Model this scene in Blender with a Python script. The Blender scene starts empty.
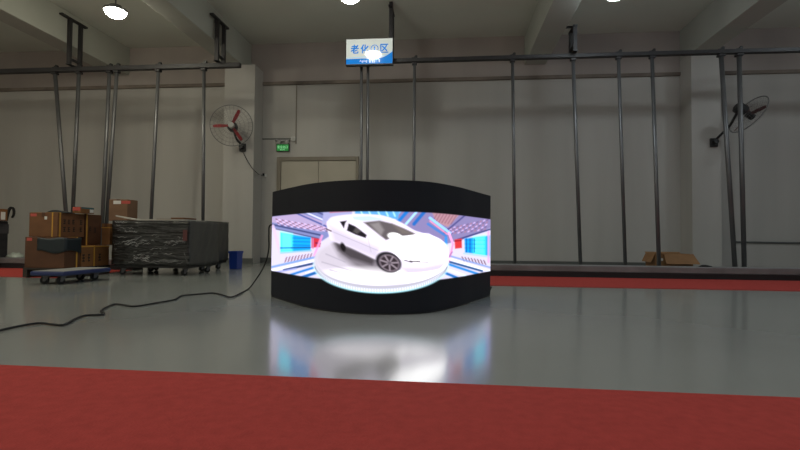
import bpy, bmesh, math, random
import numpy as np
from mathutils import Vector, Matrix
random.seed(7)
S = bpy.context.scene
COL = S.collection
PI = math.pi

# ------------------------------------------------------------------ camera
F = 480.0; HC = 0.55
YAW = math.radians(5.6); PITCH = math.atan(13/480); ROLL = math.radians(0.5)
fw = Vector((-math.sin(YAW)*math.cos(PITCH), math.cos(YAW)*math.cos(PITCH), math.sin(PITCH)))
rt0 = fw.cross(Vector((0, 0, 1))).normalized()
up0 = rt0.cross(fw)
rt = rt0*math.cos(ROLL) + up0*math.sin(ROLL)
up = up0*math.cos(ROLL) - rt0*math.sin(ROLL)
cd = bpy.data.cameras.new('camera'); cam = bpy.data.objects.new('camera', cd); COL.objects.link(cam)
cd.sensor_width = 36; cd.lens = F/800*36; cd.clip_start = 0.05; cd.clip_end = 100
M3 = Matrix((rt, up, -fw)).transposed()
cam.matrix_world = Matrix.Translation((0, 0, HC)) @ M3.to_4x4()
S.camera = cam
EYE = Vector((0, 0, HC))

def ray(px, py):
    return fw + rt*((px-400)/F) + up*((225-py)/F)
def on_y(px, py, Y):                 # point of the line of sight on the plane y = Y
    d = ray(px, py); return EYE + d*(Y/d.y)
def on_z(px, py, Z):
    d = ray(px, py); return EYE + d*((Z-HC)/d.z)
def proj(p):
    d = p-EYE; w = d.dot(fw); return 400+F*d.dot(rt)/w, 225-F*d.dot(up)/w

S.view_settings.view_transform = 'Standard'
S.view_settings.look = 'None'
S.view_settings.exposure = 0.0
S.view_settings.gamma = 1.0
S.view_settings.use_curve_mapping = False

# ------------------------------------------------------------------ materials
def mat(name, col, rough=0.6, metal=0.0, var=0.0, vscale=(3, 3, 3), bump=0.0, bscale=(40, 40, 40), col2=None,
        emit=None, estr=0.0, coat=0.0, spec=None, rvar=0.0, detail=4.0, bdist=0.02, thr=None):
    m = bpy.data.materials.new(name); m.use_nodes = True
    nt = m.node_tree; N = nt.nodes; L = nt.links
    b = N['Principled BSDF']
    b.inputs['Base Color'].default_value = (*col, 1)
    b.inputs['Roughness'].default_value = rough
    b.inputs['Metallic'].default_value = metal
    if coat: b.inputs['Coat Weight'].default_value = coat; b.inputs['Coat Roughness'].default_value = 0.12
    if spec is not None: b.inputs['Specular IOR Level'].default_value = spec
    if emit:
        b.inputs['Emission Color'].default_value = (*emit, 1); b.inputs['Emission Strength'].default_value = estr
    if var or col2 or bump or rvar:
        tc = N.new('ShaderNodeTexCoord')
    if var or col2 or rvar:
        mp = N.new('ShaderNodeMapping'); mp.inputs['Scale'].default_value = vscale
        no = N.new('ShaderNodeTexNoise'); no.inputs['Scale'].default_value = 1.0; no.inputs['Detail'].default_value = detail
        L.new(tc.outputs['Object'], mp.inputs['Vector']); L.new(mp.outputs[0], no.inputs['Vector'])
        if var or col2:
            cr = N.new('ShaderNodeValToRGB')
            lo, hi = thr if thr else (0.3, 0.7)
            cr.color_ramp.elements[0].position = lo; cr.color_ramp.elements[1].position = hi
            a = tuple(c*(1-var) for c in col); c2 = col2 if col2 else tuple(min(1, c*(1+var)) for c in col)
            cr.color_ramp.elements[0].color = (*a, 1); cr.color_ramp.elements[1].color = (*c2, 1)
            L.new(no.outputs['Fac'], cr.inputs['Fac']); L.new(cr.outputs[0], b.inputs['Base Color'])
        if rvar:
            mr = N.new('ShaderNodeMapRange')
            mr.inputs['From Min'].default_value = 0.3; mr.inputs['From Max'].default_value = 0.7
            mr.inputs['To Min'].default_value = max(0, rough-rvar); mr.inputs['To Max'].default_value = rough+rvar
            L.new(no.outputs['Fac'], mr.inputs['Value']); L.new(mr.outputs[0], b.inputs['Roughness'])
    if bump:
        mp2 = N.new('ShaderNodeMapping'); mp2.inputs['Scale'].default_value = bscale
        n2 = N.new('ShaderNodeTexNoise'); n2.inputs['Scale'].default_value = 1.0; n2.inputs['Detail'].default_value = 3
        bp = N.new('ShaderNodeBump'); bp.inputs['Strength'].default_value = bump; bp.inputs['Distance'].default_value = bdist
        L.new(tc.outputs['Object'], mp2.inputs['Vector']); L.new(mp2.outputs[0], n2.inputs['Vector'])
        L.new(n2.outputs['Fac'], bp.inputs['Height']); L.new(bp.outputs[0], b.inputs['Normal'])
    return m

M = {}
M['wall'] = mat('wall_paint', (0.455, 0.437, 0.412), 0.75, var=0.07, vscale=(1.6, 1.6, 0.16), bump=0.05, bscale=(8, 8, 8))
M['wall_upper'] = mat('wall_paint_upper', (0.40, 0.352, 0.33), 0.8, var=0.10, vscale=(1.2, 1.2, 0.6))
M['ceiling'] = mat('ceiling_paint', (0.66, 0.68, 0.61), 0.85, var=0.06, vscale=(0.5, 0.5, 0.5))
M['beam'] = mat('beam_paint', (0.44, 0.45, 0.405), 0.8, var=0.07, vscale=(0.8, 0.8, 0.8))
M['band'] = mat('stained_band', (0.20, 0.165, 0.14), 0.8, var=0.35, vscale=(2.2, 2.2, 3))
M['skirting'] = mat('grey_skirting', (0.10, 0.105, 0.10), 0.6)
M['floor'] = mat('grey_epoxy', (0.285, 0.30, 0.285), 0.155, var=0.06, vscale=(0.5, 0.5, 0.5), bump=0.018, bscale=(7, 3.2, 5), rvar=0.04, spec=0.9)
M['carpet'] = mat('red_carpet', (0.42, 0.060, 0.052), 0.95, var=0.09, vscale=(26, 26, 26), bump=0.6, bscale=(120, 120, 120), bdist=0.004, spec=0.1, detail=6)
M['kerb_light'] = mat('kerb_grey_steel', (0.20, 0.20, 0.205), 0.45, var=0.2, vscale=(3, 3, 3))
M['kerb_dark'] = mat('kerb_black', (0.012, 0.012, 0.014), 0.6)
M['steel'] = mat('galvanised_steel', (0.15, 0.15, 0.155), 0.42, metal=0.6, var=0.18, vscale=(8, 8, 2))
M['steel_dark'] = mat('dark_steel', (0.030, 0.028, 0.030), 0.6, metal=0.1, var=0.15, vscale=(6, 6, 6))
M['black'] = mat('black_plastic', (0.014, 0.014, 0.015), 0.5)
M['rubber'] = mat('black_rubber', (0.010, 0.010, 0.010), 0.75)
M['casing'] = mat('black_cabinet_metal', (0.012, 0.012, 0.014), 0.55)
M['pallet_wood'] = mat('dark_pallet_wood', (0.035, 0.026, 0.020), 0.8, var=0.25, vscale=(4, 4, 20))
M['carton'] = mat('brown_cardboard', (0.175, 0.075, 0.030), 0.8, var=0.13, vscale=(5, 5, 9))
M['carton_dark'] = mat('dark_cardboard', (0.105, 0.042, 0.018), 0.75, var=0.15, vscale=(5, 5, 9))
M['carton_orange'] = mat('orange_brown_cardboard', (0.21, 0.09, 0.028), 0.75, var=0.13, vscale=(5, 5, 9))
M['carton_pale'] = mat('pale_cardboard', (0.22, 0.122, 0.07), 0.8, var=0.10, vscale=(5, 5, 9))
M['carton_kraft'] = mat('kraft_cardboard', (0.25, 0.13, 0.055), 0.8, var=0.12, vscale=(6, 6, 9))
M['strap'] = mat('yellow_strap', (0.62, 0.33, 0.05), 0.45)
M['ink'] = mat('black_print', (0.02, 0.014, 0.012), 0.7)
M['label_white'] = mat('white_label', (0.75, 0.75, 0.72), 0.6)
M['label_red'] = mat('red_label', (0.55, 0.09, 0.07), 0.6)
M['teal'] = mat('teal_tape', (0.03, 0.13, 0.16), 0.5)
M['film'] = mat('black_stretch_film', (0.013, 0.013, 0.014), 0.28, bump=1.0, bscale=(3.5, 3.5, 26), bdist=0.10, coat=0.8)
M['film_grey'] = mat('charcoal_cover', (0.066, 0.066, 0.064), 0.45, var=0.15, vscale=(3, 3, 3), bump=0.25, bscale=(3, 3, 4), bdist=0.03)
M['glint_film'] = mat('pale_glint_film', (0.36, 0.36, 0.36), 0.25, var=0.3, vscale=(9, 9, 9))  # pale colour imitating lamp reflections on the stretch film
M['foam'] = mat('white_foam', (0.52, 0.50, 0.45), 0.8)
M['blue_deck'] = mat('blue_trolley_plastic', (0.022, 0.035, 0.125), 0.45)
M['deck_top'] = mat('grey_trolley_mat', (0.26, 0.26, 0.25), 0.6, var=0.1)
M['bin'] = mat('blue_bin_plastic', (0.012, 0.05, 0.33), 0.45)
M['door'] = mat('door_paint', (0.45, 0.41, 0.335), 0.6, var=0.04)
M['door_frame'] = mat('door_frame_paint', (0.24, 0.21, 0.165), 0.6, var=0.08)
M['fan_wire'] = mat('fan_wire', (0.17, 0.17, 0.17), 0.45, metal=0.4)
M['fan_red'] = mat('red_fan_blade', (0.26, 0.014, 0.020), 0.5)
M['fan_dark'] = mat('dark_fan_blade', (0.09, 0.03, 0.03), 0.5)
M['fan_hub'] = mat('grey_fan_hub', (0.42, 0.41, 0.39), 0.45)
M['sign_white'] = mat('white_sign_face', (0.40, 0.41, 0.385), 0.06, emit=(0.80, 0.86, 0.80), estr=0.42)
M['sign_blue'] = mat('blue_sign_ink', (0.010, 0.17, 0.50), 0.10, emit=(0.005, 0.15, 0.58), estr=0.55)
M['exit_green'] = mat('lit_green_panel', (0.0, 0.12, 0.02), 0.4, emit=(0.0, 0.30, 0.035), estr=0.40)
M['exit_mark'] = mat('lit_exit_lettering', (0.5, 0.9, 0.6), 0.4, emit=(0.30, 0.9, 0.42), estr=0.5)
M['white_plastic'] = mat('white_plastic', (0.62, 0.62, 0.60), 0.4)
M['pale_bag'] = mat('pale_plastic_sheet', (0.40, 0.45, 0.40), 0.4, var=0.3, vscale=(14, 14, 14))
M['screen_edge'] = mat('orange_carton_inside', (0.42, 0.24, 0.09), 0.8)
M['lamp_warm'] = mat('lamp_lens_warm', (0.9, 0.9, 0.9), 0.3, emit=(1.0, 0.955, 0.76), estr=92)
M['lamp_neutral'] = mat('lamp_lens_neutral', (0.9, 0.9, 0.9), 0.3, emit=(0.98, 1.0, 0.90), estr=70)
M['lamp_cool'] = mat('lamp_lens_cool', (0.9, 0.9, 0.9), 0.3, emit=(0.84, 0.95, 1.0), estr=62)

# ------------------------------------------------------------------ mesh helpers
ORG = {}
def obj(name, bm, m, parent=None, local=False, smooth=False):
    me = bpy.data.meshes.new(name)
    if parent is not None and not local:
        bmesh.ops.translate(bm, verts=bm.verts, vec=-ORG[parent.name])
    bmesh.ops.recalc_face_normals(bm, faces=bm.faces)
    if smooth:
        for f in bm.faces: f.smooth = True
    bm.to_mesh(me); bm.free()
    for x in (m if isinstance(m, (list, tuple)) else [m]): me.materials.append(x)
    o = bpy.data.objects.new(name, me); COL.objects.link(o)
    if parent is not None:
        o.parent = parent; ORG[o.name] = ORG.get(parent.name, Vector())
    else: ORG[o.name] = Vector()
    return o
def tag(o, label, cat, group=None):
    o['label'] = label; o['category'] = cat
    if group: o['group'] = group
    return o
def thing(name, label, cat, loc=(0, 0, 0), group=None):
    o = bpy.data.objects.new(name, None); COL.objects.link(o); o.location = loc
    o.empty_display_size = 0.1
    ORG[o.name] = Vector(loc)
    return tag(o, label, cat, group)
def struct(name, bm, m):
    o = obj(name, bm, m); o['kind'] = 'structure'; return o
def B(): return bmesh.new()
def box(bm, x0, x1, y0, y1, z0, z1, bev=0.0, mi=0, rot=None):
    vs = [bm.verts.new((x, y, z)) for z in (z0, z1) for y in (y0, y1) for x in (x0, x1)]
    fs = [(0, 2, 3, 1), (4, 5, 7, 6), (0, 1, 5, 4), (2, 6, 7, 3), (0, 4, 6, 2), (1, 3, 7, 5)]
    faces = [bm.faces.new([vs[i] for i in f]) for f in fs]
    for f in faces: f.material_index = mi
    if bev:
        es = list({e for f in faces for e in f.edges})
        r = bmesh.ops.bevel(bm, geom=es, offset=bev, segments=2, affect='EDGES', profile=0.5)
        vs = list({v for f in r['faces'] for v in f.verts} | {v for v in vs if v.is_valid})
    if rot:
        c, a = rot
        bmesh.ops.rotate(bm, verts=[v for v in vs if v.is_valid], cent=c, matrix=Matrix.Rotation(a, 3, 'Z'))
    return bm
def frame_of(d):
    d = d.normalized()
    a = Vector((0, 0, 1)) if abs(d.z) < 0.9 else Vector((1, 0, 0))
    u = d.cross(a).normalized(); return u, d.cross(u)
def tube(bm, pts, r, seg=8, caps=True):
    pts = [Vector(p) for p in pts]; rings = []
    rr = r if isinstance(r, (list, tuple)) else [r]*len(pts)
    pu = None
    for i, p in enumerate(pts):
        d = (pts[min(i+1, len(pts)-1)]-pts[max(i-1, 0)])
        d.normalize()
        if pu is None: u, v = frame_of(d)
        else:
            u = (pu-d*pu.dot(d)).normalized(); v = d.cross(u)
        pu = u
        rings.append([bm.verts.new(p+(u*math.cos(2*PI*k/seg)+v*math.sin(2*PI*k/seg))*rr[i]) for k in range(seg)])
    for a, b in zip(rings, rings[1:]):
        for k in range(seg): bm.faces.new((a[k], a[(k+1) % seg], b[(k+1) % seg], b[k]))
    if caps: bm.faces.new(rings[0][::-1]); bm.faces.new(rings[-1])
    return bm
def loop_tube(bm, c, n, R, r, N=48, seg=6):
    c = Vector(c); u, v = frame_of(Vector(n)); n = Vector(n).normalized(); rings = []
    for i in range(N):
        a = 2*PI*i/N; e = u*math.cos(a)+v*math.sin(a)
        rings.append([bm.verts.new(c+e*(R+r*math.cos(2*PI*k/seg))+n*(r*math.sin(2*PI*k/seg))) for k in range(seg)])
    for i in range(N):
        a, b = rings[i], rings[(i+1) % N]
        for k in range(seg): bm.faces.new((a[k], a[(k+1) % seg], b[(k+1) % seg], b[k]))
    return bm
def lathe(bm, prof, c=(0, 0, 0), seg=32):      # prof: (r, z)
    c = Vector(c); rings = []
    for r, z in prof:
        if r < 1e-6: rings.append([bm.verts.new(c+Vector((0, 0, z)))])
        else: rings.append([bm.verts.new(c+Vector((r*math.cos(2*PI*k/seg), r*math.sin(2*PI*k/seg), z))) for k in range(seg)])
    for a, b in zip(rings, rings[1:]):
        for k in range(seg):
            l = (k+1) % seg
            if len(a) == 1: bm.faces.new((a[0], b[l], b[k]))
            elif len(b) == 1: bm.faces.new((a[k], a[l], b[0]))
            else: bm.faces.new((a[k], a[l], b[l], b[k]))
    return bm
def prism(bm, pts, d):            # planar outline pts (3-D) pushed along d
    d = Vector(d); a = [bm.verts.new(Vector(p)) for p in pts]; b = [bm.verts.new(Vector(p)+d) for p in pts]
    bm.faces.new(a); bm.faces.new(b[::-1]); n = len(a)
    for i in range(n): bm.faces.new((a[i], b[i], b[(i+1) % n], a[(i+1) % n]))
    return bm
def smooth_path(pts, n=6):
    pts = [Vector(p) for p in pts]; out = []
    for i in range(len(pts)-1):
        p0 = pts[max(i-1, 0)]; p1 = pts[i]; p2 = pts[i+1]; p3 = pts[min(i+2, len(pts)-1)]
        for k in range(n):
            t = k/n
            out.append(0.5*((2*p1)+(p2-p0)*t+(2*p0-5*p1+4*p2-p3)*t*t+(3*p1-p0-3*p2+p3)*t**3))
    out.append(pts[-1]); return out
def text_bm(s, size, depth, centre, w=None, h=None, bold=0.0):   # lettering standing in the x-z plane, facing -y
    cu = bpy.data.curves.new('t', 'FONT'); cu.body = s; cu.size = size; cu.extrude = depth; cu.align_x = 'CENTER'; cu.offset = bold
    to = bpy.data.objects.new('t', cu); COL.objects.link(to)
    dg = bpy.context.evaluated_depsgraph_get(); dg.update()
    me = bpy.data.meshes.new_from_object(to.evaluated_get(dg))
    bpy.data.objects.remove(to); bpy.data.curves.remove(cu)
    bm = B(); bm.from_mesh(me); bpy.data.meshes.remove(me)
    xs = [v.co.x for v in bm.verts]; ys = [v.co.y for v in bm.verts]
    cx = (min(xs)+max(xs))/2; cy = (min(ys)+max(ys))/2
    sx = w/(max(xs)-min(xs)) if w else 1; sy = h/(max(ys)-min(ys)) if h else sx
    if not w: sx = sy
    for v in bm.verts:
        v.co = Vector(((v.co.x-cx)*sx, -v.co.z, (v.co.y-cy)*sy)) + Vector(centre)
    return bm

# ------------------------------------------------------------------ the room
WY = 9.9; CY = 9.45; ZC = 4.7; ZB = 4.1
XL, XR, YB = -12.0, 9.5, -5.0
struct('floor', box(B(), XL-.2, XR+.2, YB-.2, WY+.2, -0.2, 0), M['floor'])
struct('ceiling', box(B(), XL-.2, XR+.2, YB-.2, WY+.2, ZC, ZC+0.2), M['ceiling'])
ZBAND = on_y(400, 81, WY).z
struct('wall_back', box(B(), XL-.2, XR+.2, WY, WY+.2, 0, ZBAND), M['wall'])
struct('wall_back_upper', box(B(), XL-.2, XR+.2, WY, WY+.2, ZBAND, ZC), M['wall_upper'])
struct('wall_left', box(B(), XL-.2, XL, YB, WY, 0, ZC), M['wall'])
struct('wall_right', box(B(), XR, XR+.2, YB, WY, 0, ZC), M['wall'])
struct('wall_front', box(B(), XL-.2, XR+.2, YB-.2, YB, 0, ZC), M['wall'])
ncol = 0
for (a, b) in ((-4.6, -3.95), (4.56, 5.08)):
    ncol += 1
    struct('wall_column_%d' % ncol, box(B(), a, b, CY, WY, 0, ZB-.0005, 0.006), M['wall'])
trim = 0
def trim_struct(bm, m):
    global trim
    trim += 1
    return struct('trim_%d' % trim, bm, m)
for (a, b) in ((-7.42, -7.02), (-4.6, -4.22), (1.55, 1.97), (4.56, 4.98)):
    trim_struct(box(B(), a, b, YB, WY, ZB, ZC, 0.01), M['beam'])
# stained ledge running along the wall, broken by the columns
for (a, b, y) in ((XL, -4.6, WY), (-3.95, 4.56, WY), (5.08, XR, WY)):
    trim_struct(box(B(), a, b, y-0.05, y, ZBAND-0.035, ZBAND+0.035, 0.008), M['band'])
# skirting along wall and column near the door
for n, (a, b, y) in enumerate(((-4.62, -3.93, CY), (-3.95, -3.3, WY), (-1.5, 4.56, WY))):
    o = struct('baseboard_back' if n == 0 else 'baseboard_back_%d' % n, box(B(), a, b, y-0.02, y, 0, 0.11), M['skirting'])
# kerb that runs along the back of the floor: grey steel top, black foot
KY = 7.18
for n, (a, b) in enumerate(((XL, -4.95), (-0.25, XR))):
    trim_struct(box(B(), a, b, KY, KY+0.26, 0.080, 0.174, 0.012), M['kerb_light'])
    trim_struct(box(B(), a, b, KY-0.01, KY+0.25, 0.0, 0.080), M['kerb_dark'])
trim_struct(tube(B(), [(on_y(735, 242, WY).x, WY-0.02, on_y(735, 242, WY).z), (XR, WY-0.02, on_y(735, 242, WY).z-0.03)], 0.018, 8), M['skirting'])

# door: double leaf in a dark frame
ya = WY-0.06
p0 = on_y(276.9, 157, ya); p1 = on_y(358.6, 157, ya); zt = on_y(317, 156.6, ya).z
fwid = 0.085
bm = B()
box(bm, p0.x, p0.x+fwid, ya, WY, 0, zt, 0.01); box(bm, p1.x-fwid*0.7, p1.x, ya, WY, 0, zt, 0.01)
box(bm, p0.x+fwid, p1.x-fwid*0.7, ya, WY, zt-fwid, zt, 0.01)
dfr = struct('door_1', bm, M['door_frame'])
xm = (p0.x+p1.x)/2+0.02
for k, (a, b) in enumerate(((p0.x+fwid+.004, xm-.004), (xm+.004, p1.x-fwid*.7-.004))):
    lf = obj('door_leaf', box(B(), a, b, WY-0.035, WY-0.001, 0.012, zt-fwid-.004, 0.004), M['door'], dfr)
hd = B(); box(hd, xm-0.10, xm-0.07, WY-0.075, WY-0.035, 0.98, 1.12, 0.006)
obj('door_handle', hd, M['steel'], dfr)

# ------------------------------------------------------------------ carpets (nothing under them)
def slab(x0, x1, ylo, yhi, z0, z1):
    bm = B(); n = 60
    return bm
bm = B()
eA = on_z(-60, 362.6, 0.006); eB = on_z(860, 400.4, 0.006)
def edge_y(x): return eA.y+(eB.y-eA.y)*(x-eA.x)/(eB.x-eA.x)
x0, x1 = -4.2, 4.2
prism(bm, [(x0, -1.5, 0.0005), (x1, -1.5, 0.0005), (x1, edge_y(x1), 0.0005), (x0, edge_y(x0), 0.0005)], (0, 0, 0.007))
tag(obj('red_carpet', bm, M['carpet']), 'broad red carpet filling the foreground in front of the glossy grey floor', 'carpet', None)
ya0 = on_z(600, 287.2, 0.006).y; ya1 = KY-0.03
bm = B(); box(bm, -0.3, XR-0.02, ya0, ya1, 0.0005, 0.007)
tag(obj('red_carpet_strip', bm, M['carpet']), 'narrow red carpet strip along the kerb right of the curved screen', 'carpet')
bm = B(); box(bm, XL+0.02, -4.95, ya0, ya1, 0.0005, 0.007)
tag(obj('red_carpet_strip', bm, M['carpet']), 'narrow red carpet strip along the kerb behind the stacked cartons at left', 'carpet')
ORG['red_carpet_strip.001'] = Vector()

# ------------------------------------------------------------------ curved LED screen
prof = [(-1.187, 4.45), (-.93, 4.055), (-.68, 3.715), (-.42, 3.515), (-.13, 3.45), (.19, 3.53), (.455, 3.86), (.665, 4.25), (.879, 4.66)]
fwh = Vector((-math.sin(YAW), math.cos(YAW), 0)); rth = Vector((math.cos(YAW), math.sin(YAW), 0))
base = [rth*a + fwh*b for a, b in prof]
path = smooth_path(base, 40)
# resample by arc length
acc = [0.0]
for a, b in zip(path, path[1:]): acc.append(acc[-1]+(b-a).length)
NU, NV = 520, 250
def at_s(s):
    import bisect
    i = min(max(bisect.bisect_right(acc, s)-1, 0), len(path)-2)
    t = (s-acc[i])/(acc[i+1]-acc[i]); return path[i].lerp(path[i+1], t)
pts = [at_s(acc[-1]*i/NU) for i in range(NU+1)]
SH = 0.965
led = thing('curved_led_screen', 'curved black LED video screen showing a white car, standing on the grey floor', 'screen', tuple(at_s(acc[-1]/2)+fwh*0.3))
lo = ORG[led.name]
verts = np.zeros((NU+1, NV+1, 3)); vv = np.linspace(0, 1, NV+1)      # v from the top down
for i, p in enumerate(pts):
    verts[i, :, 0] = p.x; verts[i, :, 1] = p.y; verts[i, :, 2] = 0.012+(SH-0.012)*(1-vv)
# picture coordinates of every grid point (the film is shot for this viewpoint, as such 3-D adverts are)
D = verts-np.array(EYE)
w = D@np.array(fw); PX = 400+F*(D@np.array(rt))/w; PY = 225-F*(D@np.array(up))/w
V = np.broadcast_to(vv, PX.shape)
def sm(d, w=0.7): return np.clip(0.5-d/(2*w), 0, 1)                  # 1 inside (d<0)
def poly(pts, w=0.7):
    P = np.array(pts, float); d2 = np.full(PX.shape, 1e9); ins = np.zeros(PX.shape, bool)
    for i in range(len(P)):
        a, b = P[i], P[(i+1) % len(P)]
        ex, ey = b-a; l2 = ex*ex+ey*ey+1e-9
        t = np.clip(((PX-a[0])*ex+(PY-a[1])*ey)/l2, 0, 1)
        d2 = np.minimum(d2, (PX-a[0]-t*ex)**2+(PY-a[1]-t*ey)**2)
        c = ((a[1] > PY) != (b[1] > PY)) & (PX < (b[0]-a[0])*(PY-a[1])/(b[1]-a[1]+1e-12)+a[0]); ins ^= c
    d = np.sqrt(d2); return sm(np.where(ins, -d, d), w)
def spl(pts, n=8):
    q = [Vector((a, b, 0)) for a, b in pts]; q = q+[q[0]]
    return [(p.x, p.y) for p in smooth_path(q, n)[:-1]]
def ell(cx, cy, rx, ry, w=0.7, ang=0.0):
    c, s = math.cos(ang), math.sin(ang); x = (PX-cx)*c+(PY-cy)*s; y = -(PX-cx)*s+(PY-cy)*c
    r = np.sqrt((x/rx)**2+(y/ry)**2); return sm((r-1)*min(rx, ry), w)
C = np.zeros(PX.shape+(3,)); C[:] = (0.020, 0.022, 0.028)
def put(m, col):
    global C
    col = np.array(col, float)
    C = C*(1-m[..., None])+col*m[..., None]
def line(a, b, wd, col, k=1.0):
    a = np.array(a, float); b = np.array(b, float); e = b-a; l2 = e@e
    t = np.clip(((PX-a[0])*e[0]+(PY-a[1])*e[1])/l2, 0, 1)
    d = np.sqrt((PX-a[0]-t*e[0])**2+(PY-a[1]-t*e[1])**2); put(k*sm(d-wd/2, 0.6), col)
band = sm((0.237-V)*110, 0.5)*sm((V-0.762)*110, 0.5)
save = C.copy()
rng = np.random.RandomState(3)
# corridor: pale pink-white base
put(np.ones(PX.shape), (1.28, 1.22, 1.48))
# left wing -------------------------------------------------------------
put(poly([(270, 212), (345, 205), (345, 226), (322, 241), (311, 238), (270, 227)]), (0.55, 0.60, 1.02))
put(poly([(270, 217), (300, 213), (330, 224), (322, 232), (270, 222)]), (0.95, 0.80, 1.15))
for j in range(4):                                     # rows of ceiling studs
    for i in range(16):
        x = 276+i*3.2+j*0.8; y = 219.0+j*1.9+i*(0.55-0.05*j)
        line((x, y), (x+1.1, y+0.6), 0.9, [(0.45, 0.12, 0.22), (1.7, 1.3, 1.7)][(i+j) % 2], 0.75)
line((272, 224.5), (320, 235), 1.6, (0.18, 0.22, 0.50)); line((276, 229), (318, 238.5), 1.1, (0.14, 0.16, 0.36), 0.8)
line((296, 213), (330, 228), 1.6, (0.25, 0.32, 0.78)); line((305, 212), (335, 225), 1.2, (1.5, 1.5, 1.9)); line((315, 211), (338, 221), 1.4, (0.25, 0.28, 0.6))
line((273, 226), (280, 252), 3.0, (1.35, 1.1, 1.4), 0.8)
put(poly([(280.5, 232.5), (311, 237.5), (310.5, 251), (280.5, 252)]), (0.03, 0.85, 1.7))
g = poly([(281, 232), (292, 234), (292, 251.5), (281, 252)], 2.0); put(g*0.85, (0.45, 2.0, 2.3))
for y in (238, 241.5, 245):
    line((293, y), (310, y+0.5), 0.8, (0.02, 0.30, 0.85), 0.7)
line((281, 248), (310, 247.5), 1.6, (0.05, 0.22, 0.62), 0.8); line((281, 253), (311, 250.5), 1.5, (0.7, 1.1, 1.8), 0.9)
put(poly([(311.5, 237.5), (321, 239), (320, 247), (311.5, 247.8)]), (1.15, 0.12, 0.20))
line((313, 239), (313, 248), 1.4, (1.2, 0.5, 0.85)); line((316, 243), (320, 243.5), 1.4, (0.5, 0.05, 0.2))
line((322, 236), (314, 256), 2.4, (1.5, 0.75, 1.25), 0.8)
for j in range(3):
    for i in range(9):
        x = 286+i*3.1-j*0.6; y = 258.5-i*0.45+j*1.8; line((x, y), (x+1.0, y-1.2), 0.9, (0.45, 0.10, 0.20), 0.75)
line((272, 267), (316, 257), 2.0, (0.45, 0.75, 1.4), 0.9); line((272, 270.5), (318, 259.5), 2.0, (1.7, 1.7, 2.0)); line((284, 270), (320, 262), 2.2, (0.10, 0.22, 0.52))
line((290, 275), (325, 264), 2.2, (0.10, 0.55, 1.25)); line((272, 273), (296, 268.5), 1.4, (0.75, 0.80, 1.35)); line((300, 278), (330, 268), 3.0, (0.06, 0.40, 0.95)); line((306, 273), (324, 267), 0.9, (1.6, 1.7, 1.9))
# right wing ------------------------------------------------------------
put(poly([(396, 205), (495, 205), (495, 226), (462, 240), (446, 244), (420, 232), (396, 226)]), (0.62, 0.55, 0.92))
put(poly([(432, 212), (462, 212), (448, 227), (436, 222)]), (0.95, 0.62, 0.72))
for j in range(5):
    for i in range(13):
        x = 488-i*3.3-j*0.6; y = 219.5+j*2.4+i*(0.75-0.09*j)
        line((x, y), (x-1.2, y+0.8), 0.9, [(0.40, 0.22, 0.50), (1.6, 1.2, 1.7), (0.95, 0.45, 0.55)][(i+2*j) % 3], 0.75)
line((491, 229), (458, 239.5), 1.7, (0.20, 0.22, 0.55)); line((466, 214.5), (444, 233), 1.5, (0.25, 0.25, 0.60))
for i in range(7): line((437+i*3.2, 214+0.3*i), (433+i*3.0, 221+0.5*i), 0.9, (0.55, 0.20, 0.30), 0.6)
line((412, 206), (398, 222), 3.4, (0.08, 0.50, 1.20)); line((420, 208), (406, 224), 2.2, (0.9, 1.4, 1.9)); line((426, 210), (414, 224), 3.4, (0.10, 0.42, 1.05)); line((405, 207), (392, 219), 2.0, (0.5, 1.1, 1.7))
line((430, 218), (450, 233), 2.6, (0.75, 1.25, 1.9)); line((428, 224), (446, 236), 2.4, (0.25, 0.55, 1.15)); line((430, 221), (447, 234), 1.0, (1.7, 0.75, 1.05))
line((449, 233), (453, 244), 2.2, (1.7, 0.9, 1.35)); line((453, 244), (449, 262), 2.2, (1.6, 0.8, 1.2)); line((446, 238), (446, 256), 3.0, (0.20, 0.65, 1.35))
put(poly([(454.5, 239.5), (461.8, 238.5), (462, 248), (455, 248.8)]), (1.25, 0.16, 0.18)); line((455, 241), (461, 240.5), 0.9, (0.55, 0.04, 0.12))
put(poly([(464.5, 238.5), (490, 235.5), (490, 256), (465, 252.5)]), (0.04, 0.8, 1.65))
g = poly([(474, 237), (485, 236), (485, 255), (474, 253.5)], 2.0); put(g*0.85, (0.4, 1.95, 2.25))
for x in (466.5, 470, 474.5): line((x, 239), (x, 252), 1.0, (0.03, 0.20, 0.60), 0.8)
for y in (240, 244, 248): line((465, y), (484, y+0.3), 0.7, (0.05, 0.35, 0.85), 0.6)
line((464, 253.5), (490, 257), 1.5, (0.9, 1.2, 1.8)); line((488.5, 232), (488.5, 262), 2.2, (1.35, 0.85, 1.5), 0.8)
for j in range(2):
    for i in range(8):
        x = 462+i*3.1+j*1; y = 257+i*0.5+j*2.3; line((x, y), (x+1.1, y+1.6), 1.0, (0.35, 0.08, 0.16), 0.8)
line((450, 256), (492, 268), 1.6, (0.55, 0.75, 1.3), 0.9); line((447, 258), (492, 272), 2.0, (1.7, 1.8, 2.0)); line((450, 262), (482, 271), 2.0, (0.08, 0.28, 0.62))
line((442, 262), (478, 274), 2.4, (0.12, 0.62, 1.30)); line((440, 267), (466, 276), 2.2, (1.4, 1.6, 1.9)); line((438, 270), (460, 279), 2.6, (0.08, 0.45, 1.05)); line((446, 262), (452, 252), 1.4, (0.9, 0.5, 0.95))
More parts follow.
